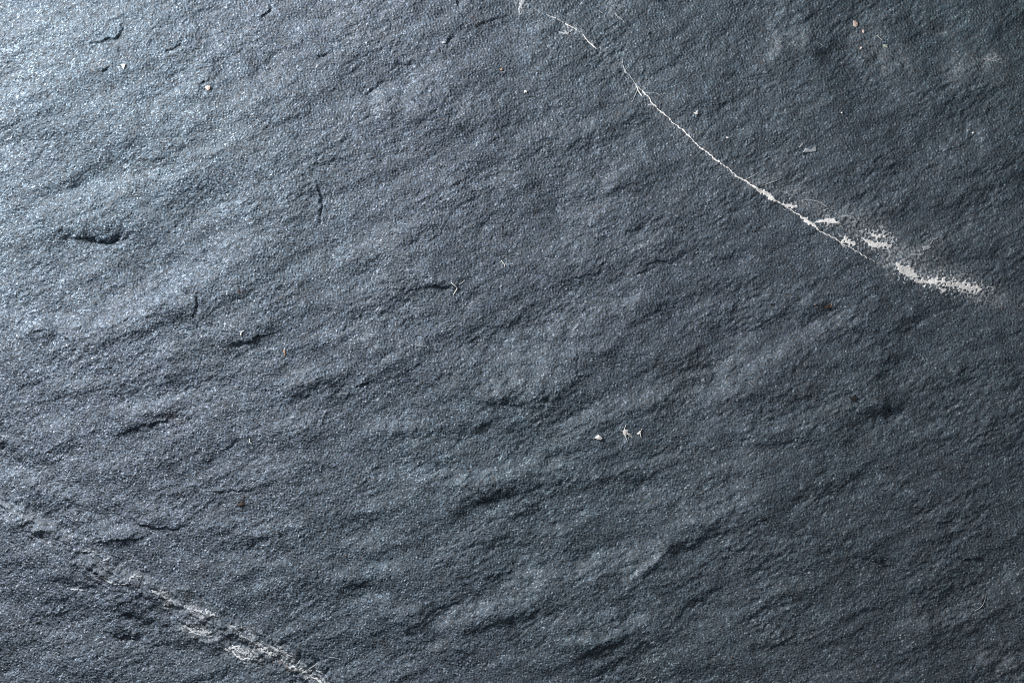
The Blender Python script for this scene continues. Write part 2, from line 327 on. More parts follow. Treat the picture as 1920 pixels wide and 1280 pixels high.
flk = (flakes(51, 34, 150, 20, 2.6, 1.5, 0.95) * (0.25 + 0.75 * patch) + flakes(52, 18, 70, 30, 2.2, 1.1, 0.55) * (0.35 + 0.65 * (1 - patch)))
Hn = flk * (0.45 + 0.55 * lit_side) + (slope1(n1, 0.05) + slope1(n2, 0.075) * (0.4 + 0.9 * patch) + slope1(ridge, 0.08) * (0.4 + 0.9 * patch)
      + slope1(n3, 0.16) * (0.6 + 0.55 * patch) + slope1(n4, 0.60) * (0.55 + 0.45 * lit_side) + slope1(n4b, 0.26))
H = Hb * 1.2 + Hs + Hn
H -= H.mean()
Hsm = crop(np.fft.ifft2(np.fft.fft2(pad(H)) * np.exp(-2 * (math.pi * 3.2) ** 2 * (fx ** 2 + fy ** 2))).real)

def hgt(x, y): return float(sample(H, x, y)) * U
def hmax(x, y, r): 
    return max(hgt(x + dx * r, y + dy * r) for dx in (-1, 0, 1) for dy in (-1, 0, 1))

# ------------------------------------------------------------------ materials
def mat(name):
    m = bpy.data.materials.new(name)
    m.use_nodes = True
    nt = m.node_tree
    return m, nt, nt.nodes['Principled BSDF']

def facet_normal(nt, scale, amount, vec=None):
    """tiny crystal faces: each grain has its own tilt"""
    N, Lk = nt.nodes, nt.links
    geo = N.new('ShaderNodeNewGeometry')
    vor = N.new('ShaderNodeTexVoronoi'); vor.inputs['Scale'].default_value = scale
    co = N.new('ShaderNodeTexCoord')
    Lk.new(vec if vec else co.outputs['Object'], vor.inputs['Vector'])
    sub = N.new('ShaderNodeVectorMath'); sub.operation = 'SUBTRACT'; sub.inputs[1].default_value = (.5, .5, .5)
    Lk.new(vor.outputs['Color'], sub.inputs[0])
    scl = N.new('ShaderNodeVectorMath'); scl.operation = 'SCALE'; scl.inputs['Scale'].default_value = amount
    Lk.new(sub.outputs[0], scl.inputs[0])
    add = N.new('ShaderNodeVectorMath'); add.operation = 'ADD'
    Lk.new(geo.outputs['Normal'], add.inputs[0]); Lk.new(scl.outputs[0], add.inputs[1])
    nrm = N.new('ShaderNodeVectorMath'); nrm.operation = 'NORMALIZE'
    Lk.new(add.outputs[0], nrm.inputs[0])
    return nrm.outputs[0], vor

def ramp(nt, fac, stops, interp='LINEAR'):
    r = nt.nodes.new('ShaderNodeValToRGB')
    r.color_ramp.interpolation = interp
    e = r.color_ramp.elements
    while len(e) < len(stops): e.new(0.5)
    for el, (p, c) in zip(e, stops):
        el.position = p; el.color = (*c, 1)
    nt.links.new(fac, r.inputs['Fac'])
    return r.outputs['Color']

def mixc(nt, fac, a, b, mode='MIX'):
    m = nt.nodes.new('ShaderNodeMix'); m.data_type = 'RGBA'; m.blend_type = mode
    for sock, v in ((m.inputs['Factor'], fac), (m.inputs['A'], a), (m.inputs['B'], b)):
        if isinstance(v, (int, float)): sock.default_value = v
        elif isinstance(v, tuple): sock.default_value = (*v, 1)
        else: nt.links.new(v, sock)
    return m.outputs['Result']

def noise_tex(nt, scale, detail=4, rough=.6, vec=None):
    n = nt.nodes.new('ShaderNodeTexNoise')
    n.inputs['Scale'].default_value = scale; n.inputs['Detail'].default_value = detail; n.inputs['Roughness'].default_value = rough
    if vec: nt.links.new(vec, n.inputs['Vector'])
    else:
        co = nt.nodes.new('ShaderNodeTexCoord'); nt.links.new(co.outputs['Object'], n.inputs['Vector'])
    return n.outputs['Fac']

def slate_material():
    m, nt, p = mat('slate')
    tc = nt.nodes.new('ShaderNodeTexCoord')
    mp = nt.nodes.new('ShaderNodeMapping'); mp.vector_type = 'TEXTURE'      # grains lie along the cleavage lineation
    mp.inputs['Rotation'].default_value = (0, 0, math.radians(36)); mp.inputs['Scale'].default_value = (1.7, .85, 1)
    wob = nt.nodes.new('ShaderNodeTexNoise'); wob.inputs['Scale'].default_value = 900; wob.inputs['Detail'].default_value = 2
    nt.links.new(tc.outputs['Object'], wob.inputs['Vector'])
    ws = nt.nodes.new('ShaderNodeVectorMath'); ws.operation = 'MULTIPLY_ADD'
    ws.inputs[1].default_value = (.0008, .0008, .0008)
    nt.links.new(wob.outputs['Color'], ws.inputs[0]); nt.links.new(tc.outputs['Object'], ws.inputs[2])
    nt.links.new(ws.outputs[0], mp.inputs['Vector'])
    nrm, vor = facet_normal(nt, 3100, 0.60, mp.outputs[0])
    base = ramp(nt, noise_tex(nt, 28, 5, .6), [(.30, (.056, .082, .115)), (.55, (.065, .093, .129)), (.75, (.075, .100, .131))])
    sep = nt.nodes.new('ShaderNodeSeparateColor'); nt.links.new(vor.outputs['Color'], sep.inputs[0])
    grain = ramp(nt, sep.outputs[0], [(0, (.10, .12, .14)), (.30, (.42, .44, .46)), (.62, (.92, .92, .92)), (.84, (1.75, 1.70, 1.65)), (.94, (3.5, 3.0, 2.7)), (1, (6.6, 5.2, 4.4))])
    col = mixc(nt, 1.0, base, grain, 'MULTIPLY')
    mott = ramp(nt, noise_tex(nt, 170, 6, .68), [(.32, (.76, .76, .76)), (.52, (1, 1, 1)), (.72, (1.65, 1.6, 1.55))])
    col = mixc(nt, 1.0, col, mott, 'MULTIPLY')
    # greenish cast drifting through the stone
    tint = ramp(nt, noise_tex(nt, 7, 2, .5), [(.42, (1, 1, 1)), (.65, (.93, 1.02, .99))])
    col = mixc(nt, 1.0, col, tint, 'MULTIPLY')
    co = nt.nodes.new('ShaderNodeTexCoord')
    sx = nt.nodes.new('ShaderNodeSeparateXYZ'); nt.links.new(co.outputs['Object'], sx.inputs[0])
    ma = nt.nodes.new('ShaderNodeMath'); ma.operation = 'MULTIPLY_ADD'      # hue bedding across the slab
    ma.inputs[1].default_value = 2.6; ma.inputs[2].default_value = .5
    nt.links.new(sx.outputs['Y'], ma.inputs[0])
    mb = nt.nodes.new('ShaderNodeMath'); mb.operation = 'MULTIPLY_ADD'
    mb.inputs[1].default_value = 4.2; mb.inputs[2].default_value = .18; mb.use_clamp = True
    nt.links.new(sx.outputs['X'], mb.inputs[0])
    hue = ramp(nt, ma.outputs[0], [(.28, (1.05, .98, .94)), (.50, (1.0, 1.0, .98)), (.72, (.92, 1.02, .98))])
    hue = mixc(nt, mb.outputs[0], (1.0, .995, 1.03), hue)
    col = mixc(nt, 1.0, col, hue, 'MULTIPLY')
    at = nt.nodes.new('ShaderNodeAttribute'); at.attribute_name = 'dust'
    col = mixc(nt, at.outputs['Fac'], col, (.52, .55, .58))
    aw = nt.nodes.new('ShaderNodeAttribute'); aw.attribute_name = 'rust'
    col = mixc(nt, aw.outputs['Fac'], col, (.15, .075, .04))
    nt.links.new(col, p.inputs['Base Color'])
    rr = ramp(nt, sep.outputs[1], [(0, (.56,) * 3), (1, (.80,) * 3)])
    nt.links.new(rr, p.inputs['Roughness'])
    p.inputs['Specular IOR Level'].default_value = 0.8
    nt.links.new(nrm, p.inputs['Normal'])
    return m

def mineral_material(name, col, rough=.55, spread=.3):
    m, nt, p = mat(name)
    nrm, vor = facet_normal(nt, 3000, 0.22)
    c = ramp(nt, noise_tex(nt, 420, 4, .65), [(.25, tuple(v * (1 - spread) for v in col)), (.6, col)])
    nt.links.new(c, p.inputs['Base Color'])
    p.inputs['Roughness'].default_value = rough
    nt.links.new(nrm, p.inputs['Normal'])
    return m

M_SLATE = slate_material()
M_WHITE = mineral_material('white_calcite', (.93, .91, .905), .6, .22)
M_SEAM = mineral_material('blue_grey_crust', (.64, .67, .70), .5, .35)
M_PALE = mineral_material('grey_calcite', (.42, .45, .49), .5, .4)
M_CRUMB = mineral_material('white_crumb', (.86, .84, .82), .5, .15)
M_PINK = mineral_material('pinkish_crumb', (.70, .56, .50), .6, .3)
M_GREEN = mineral_material('pale_green_flake', (.50, .56, .46), .5, .15)
M_ORANGE = mineral_material('rusty_grain', (.40, .19, .11), .6, .4)
M_BROWN = mineral_material('brown_bit', (.055, .035, .028), .6, .4)
M_DARK = mineral_material('black_bit', (.014, .013, .015), .5, .3)
M_FIBRE = mineral_material('pale_fibre', (.78, .77, .72), .5, .1)
M_TAN = mineral_material('tan_fibre', (.62, .33, .16), .5, .2)

# ------------------------------------------------------------------ object helpers
COL = sc.collection.objects
def link_mesh(name, me, material, parent=None):
    o = bpy.data.objects.new(name, me)
    me.materials.append(material)
    COL.link(o)
    if parent: o.parent = parent
    return o

def grid_mesh(name, verts, quads):
    me = bpy.data.meshes.new(name)
    nv, nq = len(verts), len(quads)
    me.vertices.add(nv)
    me.vertices.foreach_set('co', np.ascontiguousarray(verts, dtype=np.float32).ravel())
    me.loops.add(nq * 4)
    me.loops.foreach_set('vertex_index', np.ascontiguousarray(quads, dtype=np.int32).ravel())
    me.polygons.add(nq)
    me.polygons.foreach_set('loop_start', np.arange(0, nq * 4, 4, dtype=np.int32))
    me.update(calc_edges=True)
    me.validate()
    me.polygons.foreach_set('use_smooth', np.ones(len(me.polygons), dtype=bool))
    return me

def thing(o, label, cat, group=None):
    o['label'] = label; o['category'] = cat
    if group: o['group'] = group
    return o

# ------------------------------------------------------------------ mineral masks
VN1 = band(61, 4, 14, 20, 1.3, .7)
VN2 = band(62, 3, 7, 20, 1.2, .4)
VN3 = band(63, 3.6, 10, 10, 1.5, .5)
def vein_mask_at(x, y, pts, ragged, holes):
    """pts: (x, y, half width).  Returns 0..1 coverage at chart points."""
    qx = x + 0.7 * ragged * sample(WBX2, x, y); qy = y + 0.7 * ragged * sample(WBY2, x, y)
    best = np.full(x.shape, -9.0)
    for (p, q) in zip(pts[:-1], pts[1:]):
        L = math.hypot(q[0] - p[0], q[1] - p[1])
        ux, uy = (q[0] - p[0]) / L, (q[1] - p[1]) / L
        t = np.clip((qx - p[0]) * ux + (qy - p[1]) * uy, 0, L)
        d = np.hypot(qx - p[0] - t * ux, qy - p[1] - t * uy)
        w = 1.05 * (p[2] + (q[2] - p[2]) * t / L)
        best = np.maximum(best, (w - d) / np.maximum(w, 1.0))
    n = 0.6 * sample(VN1, x, y) + 0.55 * sample(VN2, x, y)
    return np.clip((best + 0.20 * ragged * n - holes * (0.55 + 1.0 * sample(VN3, x, y) + 0.35 * sample(VN2, x, y))) * 2.2, -1, 1)

def mineral(name, pts, material, ragged=1.0, holes=0.0, thick=0.9, label=None, parent=None):
    g = 0.8
    m = max(p[2] for p in pts) * 2 + 5
    x = np.arange(min(p[0] for p in pts) - m, max(p[0] for p in pts) + m, g)
    y = np.arange(min(p[1] for p in pts) - m, max(p[1] for p in pts) + m, g)
    x, y = np.meshgrid(x, y)
    k = vein_mask_at(x, y, pts, ragged, holes)
    z = 0.15 * sample(H, x, y) + 0.85 * sample(Hsm, x, y) + np.where(k > 0, 0.6 + thick * np.sqrt(np.clip(k, 0, 1)) * (1 + 0.12 * sample(VN2, x, y)), -1.6)
    on = k > 0
    cell = on[:-1, :-1] | on[1:, :-1] | on[:-1, 1:] | on[1:, 1:]
    idx = np.arange(x.size).reshape(x.shape)
    q = np.stack([idx[:-1, :-1], idx[1:, :-1], idx[1:, 1:], idx[:-1, 1:]], -1)[cell]
    if len(q) == 0: return None
    used, inv = np.unique(q, return_inverse=True)
    v = np.stack([wx(x.ravel()[used]), wy(y.ravel()[used]), z.ravel()[used] * U], -1)
    me = grid_mesh(name, v, inv.reshape(-1, 4))
    o = link_mesh(name, me, material, parent)
    if label: o['label'] = label
    return o

# ------------------------------------------------------------------ dust and rust worn into the stone
dust = np.zeros((NY, NX)); rust = np.zeros((NY, NX))
def smear(arr, x0, y0, x1, y1, w, a): stroke_field(x0, y0, x1, y1, w, a, arr)
for s in [(0, 955, 140, 1012, 14, .07), (160, 1040, 300, 1100, 14, .07), (300, 1110, 420, 1175, 14, .10), (350, 1178, 400, 1190, 10, .30), (428, 1215, 480, 1237, 13, .60), (488, 1213, 548, 1232, 12, .55), (545, 1240, 610, 1275, 9, .55), (436, 1172, 486, 1210, 6, .4), (336, 1136, 405, 1154, 8, .3), (186, 1077, 220, 1094, 4, .4),
          (1410, 340, 1500, 372, 18, .16), (1500, 374, 1560, 390, 14, .14), (1570, 410, 1680, 460, 26, .30), (1690, 480, 1830, 540, 24, .28), (1710, 470, 1760, 446, 12, .2), (1840, 545, 1900, 560, 18, .2), (1680, 492, 1722, 520, 14, .3), (1725, 526, 1840, 545, 13, .3),
          (1180, 150, 1260, 230, 12, .12), (1270, 240, 1400, 340, 9, .12), (985, 0, 976, 26, 8, .50), (1005, 14, 1060, 44, 4, .24), (1060, 45, 1095, 66, 3, .3), (1095, 66, 1122, 96, 3, .3), (1122, 96, 1168, 128, 4, .16), (1164, 100, 1172, 134, 4, .2), (1640, 490, 1690, 505, 5, .25), (1060, 60, 1075, 58, 6, .26), (1116, 70, 1122, 66, 3, .2), (1140, 8, 1165, 18, 9, .20),
          (175, 130, 188, 108, 6, .22), (1640, 110, 1720, 125, 26, .09), (1770, 130, 1860, 118, 26, .11), (1840, 108, 1885, 122, 5, .3), (1600, 60, 1650, 90, 24, .1), (1880, 140, 1920, 160, 24, .08), (1840, 1235, 1920, 1255, 22, .08), (1700, 1165, 1820, 1155, 18, .05), (1730, 68, 1780, 68, 4, .18), (1450, 90, 1500, 65, 16, .10),
          (690, 190, 720, 182, 12, .10), (855, 200, 868, 215, 7, .16), (1500, 268, 1506, 276, 6, .12), (1185, 1085, 1240, 1030, 6, .10), (300, 1112, 320, 1126, 7, .35), (240, 1080, 268, 1078, 5, .16), (135, 1103, 155, 1104, 5, .25)]:
    smear(dust, *s)
speck = smooth(-0.6, 1.3, 0.7 * VN2 + 0.6 * VN1)
dust = np.clip(dust * (0.08 + 1.5 * speck), 0, .9)
for s in [(520, 1238, 560, 1252, 3.5, .8), (465, 1214, 486, 1215, 3.5, .5), (455, 545, 452, 552, 3, .5), (310, 785, 330, 780, 10, .22), (1545, 575, 1560, 572, 5, .15), (1495, 740, 1525, 730, 12, .12), (520, 1130, 500, 1126, 10, .10), (880, 50, 900, 48, 6, .18)]:
    smear(rust, *s)
streak = smooth(0.2, 1.6, band(33, 4, 40, -32, 5.0, .6))
dust = np.clip(dust + 0.16 * seam_full * streak * smooth(-.5, 1.2, band(34, 20, 120, -30, 1.5, 1.0)), 0, .9)
rust = np.clip(rust * (0.3 + speck), 0, .9)

# ------------------------------------------------------------------ the slab
slab = bpy.data.objects.new('slate_slab', None)
COL.link(slab)
slab.location = (0, 0, 0)
thing(slab, 'dark blue-grey slate slab with rough cleft surface and white veins', 'slate slab')

V = np.stack([wx(PX).ravel(), wy(PY).ravel(), (H * U).ravel()], -1)
idx = np.arange(NX * NY).reshape(NY, NX)
Q = np.stack([idx[:-1, :-1], idx[1:, :-1], idx[1:, 1:], idx[:-1, 1:]], -1).reshape(-1, 4)
me = grid_mesh('cleft_surface', V, Q)
for nm, arr in (('dust', dust), ('rust', rust)):
    a = me.attributes.new(nm, 'FLOAT', 'POINT')
    a.data.foreach_set('value', arr.astype(np.float32).ravel())
link_mesh('cleft_surface', me, M_SLATE, slab)

# broken sides and underside of the slab
ring = np.concatenate([idx[0, :-1], idx[:-1, -1], idx[-1, :0:-1], idx[:0:-1, 0]])
R = V[ring][::4]
n = len(R)
rg = np.random.default_rng(5)
layers = [R]
cen = np.array([0, 0, 0.0])
for k, (z, out) in enumerate([(-.003, .0012), (-.006, .0002), (-.009, .0018), (-.012, -.001)]):
    P = R.copy()
    dirn = P[:, :2] / np.linalg.norm(P[:, :2], axis=1)[:, None]
    P[:, :2] += dirn * (out + .0006 * rg.standard_normal(n))[:, None]
    P[:, 2] = z + .0004 * rg.standard_normal(n)
    layers.append(P)
P = layers[-1] * np.array([.02, .02, 1.0]); layers.append(P)
SV = np.concatenate(layers)
SQ = []
for k in range(len(layers) - 1):
    a = np.arange(n); b = (a + 1) % n
    SQ.append(np.stack([a + k * n, b + k * n, b + (k + 1) * n, a + (k + 1) * n], -1))
side = link_mesh('broken_edge', grid_mesh('broken_edge', SV, np.concatenate(SQ)), M_SLATE, slab)

# ------------------------------------------------------------------ white veins, parts of the slab
MV = [(1204, 168, 1.2), (1214, 180, 1.1), (1222, 190, 1.5), (1228, 198, 1.8), (1234, 204, 1.3), (1240, 210, 1.5), (1258, 226, 1.1), (1268, 234, 1.3), (1280, 244, 1.5), (1302, 266, 1.3), (1320, 282, 1.5),
      (1340, 298, 1.6), (1360, 312, 1.2), (1380, 330, 1.4), (1398, 340, 2.3), (1410, 349, 1.2), (1420, 354, 3.0), (1433, 361, 5.4), (1444, 369, 5.2), (1450, 374, 4.6), (1456, 377, 1.6), (1468, 383, 1.2), (1480, 392, .9), (1492, 400, 1.0),
      (1502, 407, 2.0), (1512, 414, 4.4), (1519, 418, 4.0), (1527, 424, 3.2), (1534, 431, 1.4), (1545, 437, .9), (1558, 444, 1.2), (1575, 455, 1.1), (1592, 464, .9), (1612, 475, 1.0), (1627, 484, .8), (1646, 494, .6)]
mineral('mineral_vein', MV, M_WHITE, 1.1, .17, .6, 'long thin white vein running diagonally down the right half', slab)
mineral('mineral_vein', [(1166, 108, .5), (1169, 122, .9), (1172, 133, 2.2), (1181, 143, .8), (1190, 154, 1.2), (1196, 162, 2.2), (1204, 169, 1.5)], M_PALE, .9, .15, .7, None, slab)
W2 = [
    ('vein_spur', [(1195, 170, 1.2), (1190, 180, .7), (1185, 191, 1.2)], M_PALE, .8, .1), ('vein_spur', [(1194, 163, 1.0), (1197, 169, 1.6), (1204, 180, .7)], M_WHITE, .8, 0), ('vein_spur', [(1212, 174, .6), (1228, 175, .7), (1237, 179, .8), (1258, 177, .5)], M_PALE, .8, .1),
    ('vein_spur', [(1215, 197, 1.5), (1224, 197, 3.2), (1228, 199, 1.5)], M_PALE, 1.0, .3), ('vein_spur', [(1398, 337, 1.0), (1410, 331, .8), (1422, 324, .5)], M_PALE, .4, 0), ('vein_spur', [(1430, 348, .8), (1450, 341, .9), (1470, 333, .5)], M_PALE, .4, 0),
    ('vein_spur', [(1456, 352, .5), (1466, 360, 1.0), (1480, 364, .9), (1497, 371, .5)], M_PALE, .9, .2), ('vein_spur', [(1505, 375, .6), (1522, 376, 1.0), (1540, 381, .9), (1552, 387, .9)], M_PALE, .9, .2), ('vein_spur', [(1545, 394, 2.6), (1554, 391, 1.6)], M_PALE, 1.1, .3),
    ('mineral_lens', [(1468, 382, 1.0), (1478, 385, 4.0), (1488, 388, 3.6), (1496, 386, 1.0)], M_WHITE, .8, .12), ('mineral_lens', [(1528, 418, .8), (1542, 415, 2.2), (1553, 414, 5.2), (1562, 415, 4.0), (1575, 418, .8)], M_WHITE, .7, .02),
    ('mineral_patch', [(1578, 407, 1.2), (1588, 405, 2.2), (1597, 408, 1.2), (1604, 412, 1.6)], M_PALE, 1.0, .2), ('mineral_patch', [(1584, 442, 3.0), (1582, 450, 6.0), (1592, 454, 5.6), (1603, 459, 4.2)], M_WHITE, 1.1, .42),
    ('mineral_patch', [(1620, 448, 2.5), (1632, 456, 4.5), (1643, 460, 6.5), (1655, 459, 5.0), (1668, 461, 5.0)], M_WHITE, 1.1, .22), ('mineral_patch', [(1612, 432, 3.0), (1630, 438, 8.0), (1655, 440, 8.0), (1676, 450, 6.0)], M_PALE, 1.2, .72),
    ('mineral_patch', [(1606, 443, 2.2), (1610, 443, 2.0)], M_PALE, .8, .1), ('mineral_patch', [(1636, 438, 3.5), (1642, 444, 3.0), (1660, 442, 3.5)], M_WHITE, 1.2, .40), ('mineral_patch', [(1648, 425, 3.0), (1656, 428, 3.5)], M_PALE, 1.0, .35),
    ('mineral_patch', [(1733, 465, 4.0), (1740, 463, 4.5)], M_PALE, 1.0, .15), ('vein_spur', [(1742, 460, .8), (1748, 450, .9), (1757, 446, 1.2)], M_PALE, .5, 0), ('mineral_patch', [(1716, 478, 2.0), (1726, 477, 2.4)], M_PALE, 1.0, .25),
    ('mineral_patch', [(1681, 494, 2.5), (1688, 503, 6.0), (1702, 509, 9.5), (1712, 515, 6.0), (1723, 519, 1.4)], M_WHITE, .9, .06), ('mineral_patch', [(1690, 488, 3.0), (1698, 492, 3.5)], M_PALE, 1.1, .45),
    ('mineral_patch', [(1706, 523, 1.2), (1724, 526, 4.5), (1742, 528, 7.0), (1765, 528, 8.5), (1790, 533, 9.0), (1815, 538, 9.5), (1836, 543, 6.0)], M_WHITE, 1.2, .46), ('mineral_patch', [(1722, 527, 2.5), (1732, 527, 3.5), (1745, 533, 2.5)], M_WHITE, 1.0, .1),
    ('mineral_patch', [(1762, 541, 2.5), (1769, 544, 4.0), (1774, 542, 2.0)], M_WHITE, .8, .05), ('mineral_patch', [(1800, 537, 5.0), (1815, 540, 5.0), (1833, 541, 4.5)], M_WHITE, 1.1, .22), ('vein_spur', [(1797, 546, .8), (1815, 549, .9), (1832, 551, .9)], M_WHITE, .5, 0),
    ('vein_spur', [(1814, 556, .6), (1830, 559, .9), (1842, 565, 1.4)], M_PALE, .7, .05), ('mineral_patch', [(1856, 538, 2.5), (1864, 541, 3.0)], M_PALE, 1.2, .45),
    # the thin line at the top and its pale streak
    ('mineral_patch', [(984, -8, 5.5), (981, 4, 4.5), (977, 14, 3.6), (974, 25, 2.2)], M_PALE, 1.1, .25), ('vein_spur', [(1001, 16, .5), (1010, 21, .6), (1030, 30, .7), (1048, 39, 1.2), (1058, 44, .8)], M_PALE, .8, .1),
    ('vein_spur', [(1061, 46, .8), (1072, 51, 1.0), (1082, 57, .8)], M_WHITE, .35, 0), ('vein_spur', [(1093, 66, .5), (1098, 73, 1.0), (1108, 83, 1.1), (1119, 93, .7)], M_WHITE, .35, 0), ('mineral_patch', [(1050, 62, 3.0), (1066, 62, 4.5), (1072, 56, 2.5)], M_PALE, 1.2, .6),
    ('vein_spur', [(1152, 25, .5), (1159, 31, 1.0), (1172, 43, .6)], M_PALE, .5, 0), ('vein_spur', [(1150, 51, .6), (1157, 57, .6)], M_PALE, .5, 0), ('vein_spur', [(1123, 20, .6), (1130, 24, .7)], M_PALE, .5, 0), ('vein_spur', [(1269, 205, .5), (1280, 215, .5)], M_PALE, .5, 0),
    ('vein_spur', [(1345, 338, 1.0), (1352, 331, .5)], M_PALE, .5, 0), ('vein_spur', [(1842, 108, .5), (1862, 114, 1.4), (1880, 120, .6)], M_PALE, .8, .1), ('vein_spur', [(1530, 80, .4), (1545, 87, .7), (1556, 93, .4)], M_PALE, .4, 0),
    # lower left seam
    ('seam_crust', [(186, 1077, .6), (197, 1083, 1.4), (208, 1090, 1.6), (220, 1094, .8)], M_PALE, .6, 0), ('seam_crust', [(222, 1094, .8), (238, 1092, 1.6), (252, 1080, 1.8), (268, 1079, 1.2)], M_PALE, 1.2, .45), ('seam_crust', [(288, 1108, 3.0), (296, 1113, 3.0), (310, 1110, 2.4)], M_PALE, 1.1, .3),
    ('seam_crust', [(314, 1124, 4.0), (322, 1130, 5.0), (328, 1133, 3.0)], M_PALE, .8, .05), ('seam_crust', [(336, 1136, 1.5), (360, 1143, 3.5), (385, 1146, 4.0), (405, 1154, 3.0)], M_PALE, 1.3, .62), ('seam_crust', [(345, 1173, 3.0), (365, 1181, 5.0), (385, 1186, 5.0), (398, 1183, 3.0)], M_PALE, 1.3, .52),
    ('seam_crust', [(355, 1184, .8), (375, 1190, 1.2), (398, 1193, .8)], M_PALE, .8, .1), ('seam_crust', [(436, 1172, 1.2), (446, 1180, 1.6), (456, 1192, 1.6), (470, 1202, 2.2), (486, 1210, 1.6)], M_PALE, 1.1, .3), ('seam_crust', [(424, 1218, 2.0), (434, 1214, 4.0), (448, 1214, 4.5)], M_SEAM, 1.3, .5),
    ('seam_crust', [(436, 1220, 1.6), (444, 1230, 1.8), (456, 1235, 2.2), (474, 1235, 2.0)], M_SEAM, 1.0, .2), ('seam_crust', [(450, 1222, 4.0), (462, 1226, 4.5)], M_PALE, 1.3, .65), ('seam_crust', [(488, 1214, 2.0), (500, 1220, 5.5), (510, 1228, 3.5), (504, 1214, 3.0)], M_SEAM, 1.3, .45),
    ('seam_crust', [(508, 1213, 2.0), (524, 1219, 3.5), (538, 1224, 3.0), (546, 1230, 1.5)], M_PALE, 1.3, .45), ('seam_crust', [(528, 1228, 1.6), (532, 1234, 1.2)], M_PALE, .8, .1), ('seam_crust', [(548, 1248, 1.2), (558, 1254, 2.0), (570, 1258, 4.0), (580, 1258, 3.0)], M_SEAM, 1.2, .34),
    ('seam_crust', [(576, 1256, 1.5), (586, 1250, 1.4), (594, 1244, .8)], M_PALE, .9, .15), ('seam_crust', [(580, 1266, 1.0), (590, 1273, 1.5), (606, 1282, 3.0)], M_SEAM, 1.1, .3), ('seam_crust', [(594, 1257, 1.5), (602, 1261, 3.2), (606, 1264, 1.4)], M_PALE, .9, .15), ('seam_crust', [(614, 1233, .5), (626, 1233, .7), (640, 1236, .5)], M_PALE, .6, .1),
    ('seam_crust', [(134, 1104, 1.0), (146, 1104, 1.8), (156, 1106, .8)], M_PALE, 1.1, .25), ('seam_crust', [(156, 1031, 1.5), (166, 1032, 2.4), (176, 1033, 1.0)], M_PALE, 1.1, .3), ('seam_crust', [(195, 1050, 1.5), (202, 1046, 2.0), (208, 1042, 1.0)], M_PALE, 1.0, .25),
    # other faint mineral threads
    ('vein_spur', [(762, 645, .5), (790, 648, .8), (822, 655, .5)], M_PALE, .7, .1), ('vein_spur', [(866, 576, .5), (872, 572, .7), (876, 564, .5)], M_PALE, .6, .1), ('mineral_patch', [(1500, 276, 1.2), (1504, 270, 1.2)], M_PALE, 1.1, .4),
]
for nm, pts, mt, rag, hol in W2:
    mineral(nm, pts, mt, rag, hol, .8 if mt is M_WHITE else .55, None, slab)
    if mt is M_WHITE and nm != 'vein_spur':          # powdery fringe round the solid white
        mineral('powder_fringe', [(a, b, c * 1.5 + 2.0) for a, b, c in pts], M_PALE, 1.4, .62, .25, None, slab)

# ------------------------------------------------------------------ loose debris lying on the slab
def crumb(name, x, y, sx, sy, sz, material, seed, rot=0.0, facets=12, lift=.25, flat=None):
    """an angular chip: hull of a jittered cloud, sitting on the stone. Sizes in chart units."""
    import bmesh
    rr = random.Random(seed)
    bm = bmesh.new()
    for k in range(facets):
        a = 2 * math.pi * (k + rr.uniform(-.3, .3)) / facets * 2.0
        zz = rr.uniform(-1, 1)
        r = math.sqrt(max(.05, 1 - zz * zz)) * rr.uniform(.75, 1.1)
        bm.verts.new((math.cos(a) * r * sx * U, math.sin(a) * r * sy * U, zz * sz * U))
    g = bmesh.ops.convex_hull(bm, input=bm.verts)
    bmesh.ops.delete(bm, geom=list({e for e in g['geom_interior'] if isinstance(e, bmesh.types.BMVert)}), context='VERTS')
    me = bpy.data.meshes.new(name); bm.to_mesh(me); bm.free()
    o = link_mesh(name, me, material)
    o.location = (wx(x), wy(y), hmax(x, y, 1.5) + sz * lift * U)
    o.rotation_euler = (rr.uniform(-.15, .15), rr.uniform(-.15, .15), math.radians(rot))
    return o

def outline_flake(name, pts, thick, material, tilt=(0, 0), dome=0.0, lift=.4):
    """thin chip with a drawn outline (chart units, absolute)"""
    cx = sum(p[0] for p in pts) / len(pts); cy = sum(p[1] for p in pts) / len(pts)
    n = len(pts)
    verts = []
    for (px_, py_) in pts: verts.append(((px_ - cx) * U, (cy - py_) * U, 0))
    for (px_, py_) in pts: verts.append(((px_ - cx) * U * .86, (cy - py_) * U * .86, thick * U))
    verts.append((0, 0, -0.2 * thick * U)); verts.append((.1 * U, .1 * U, (thick + dome) * U))
    faces = []
    for k in range(n):
        j = (k + 1) % n
        faces += [(k, j, n + j, n + k), (j, k, 2 * n), (n + k, n + j, 2 * n + 1)]
    me = bpy.data.meshes.new(name); me.from_pydata(verts, [], faces); me.validate(); me.update()
    import bmesh
    bm = bmesh.new(); bm.from_mesh(me); bmesh.ops.recalc_face_normals(bm, faces=bm.faces); bm.to_mesh(me); bm.free()
    o = link_mesh(name, me, material)
    o.location = (wx(cx), wy(cy), hmax(cx, cy, 3) + lift * U)
    o.rotation_euler = (tilt[0], tilt[1], 0)
    return o

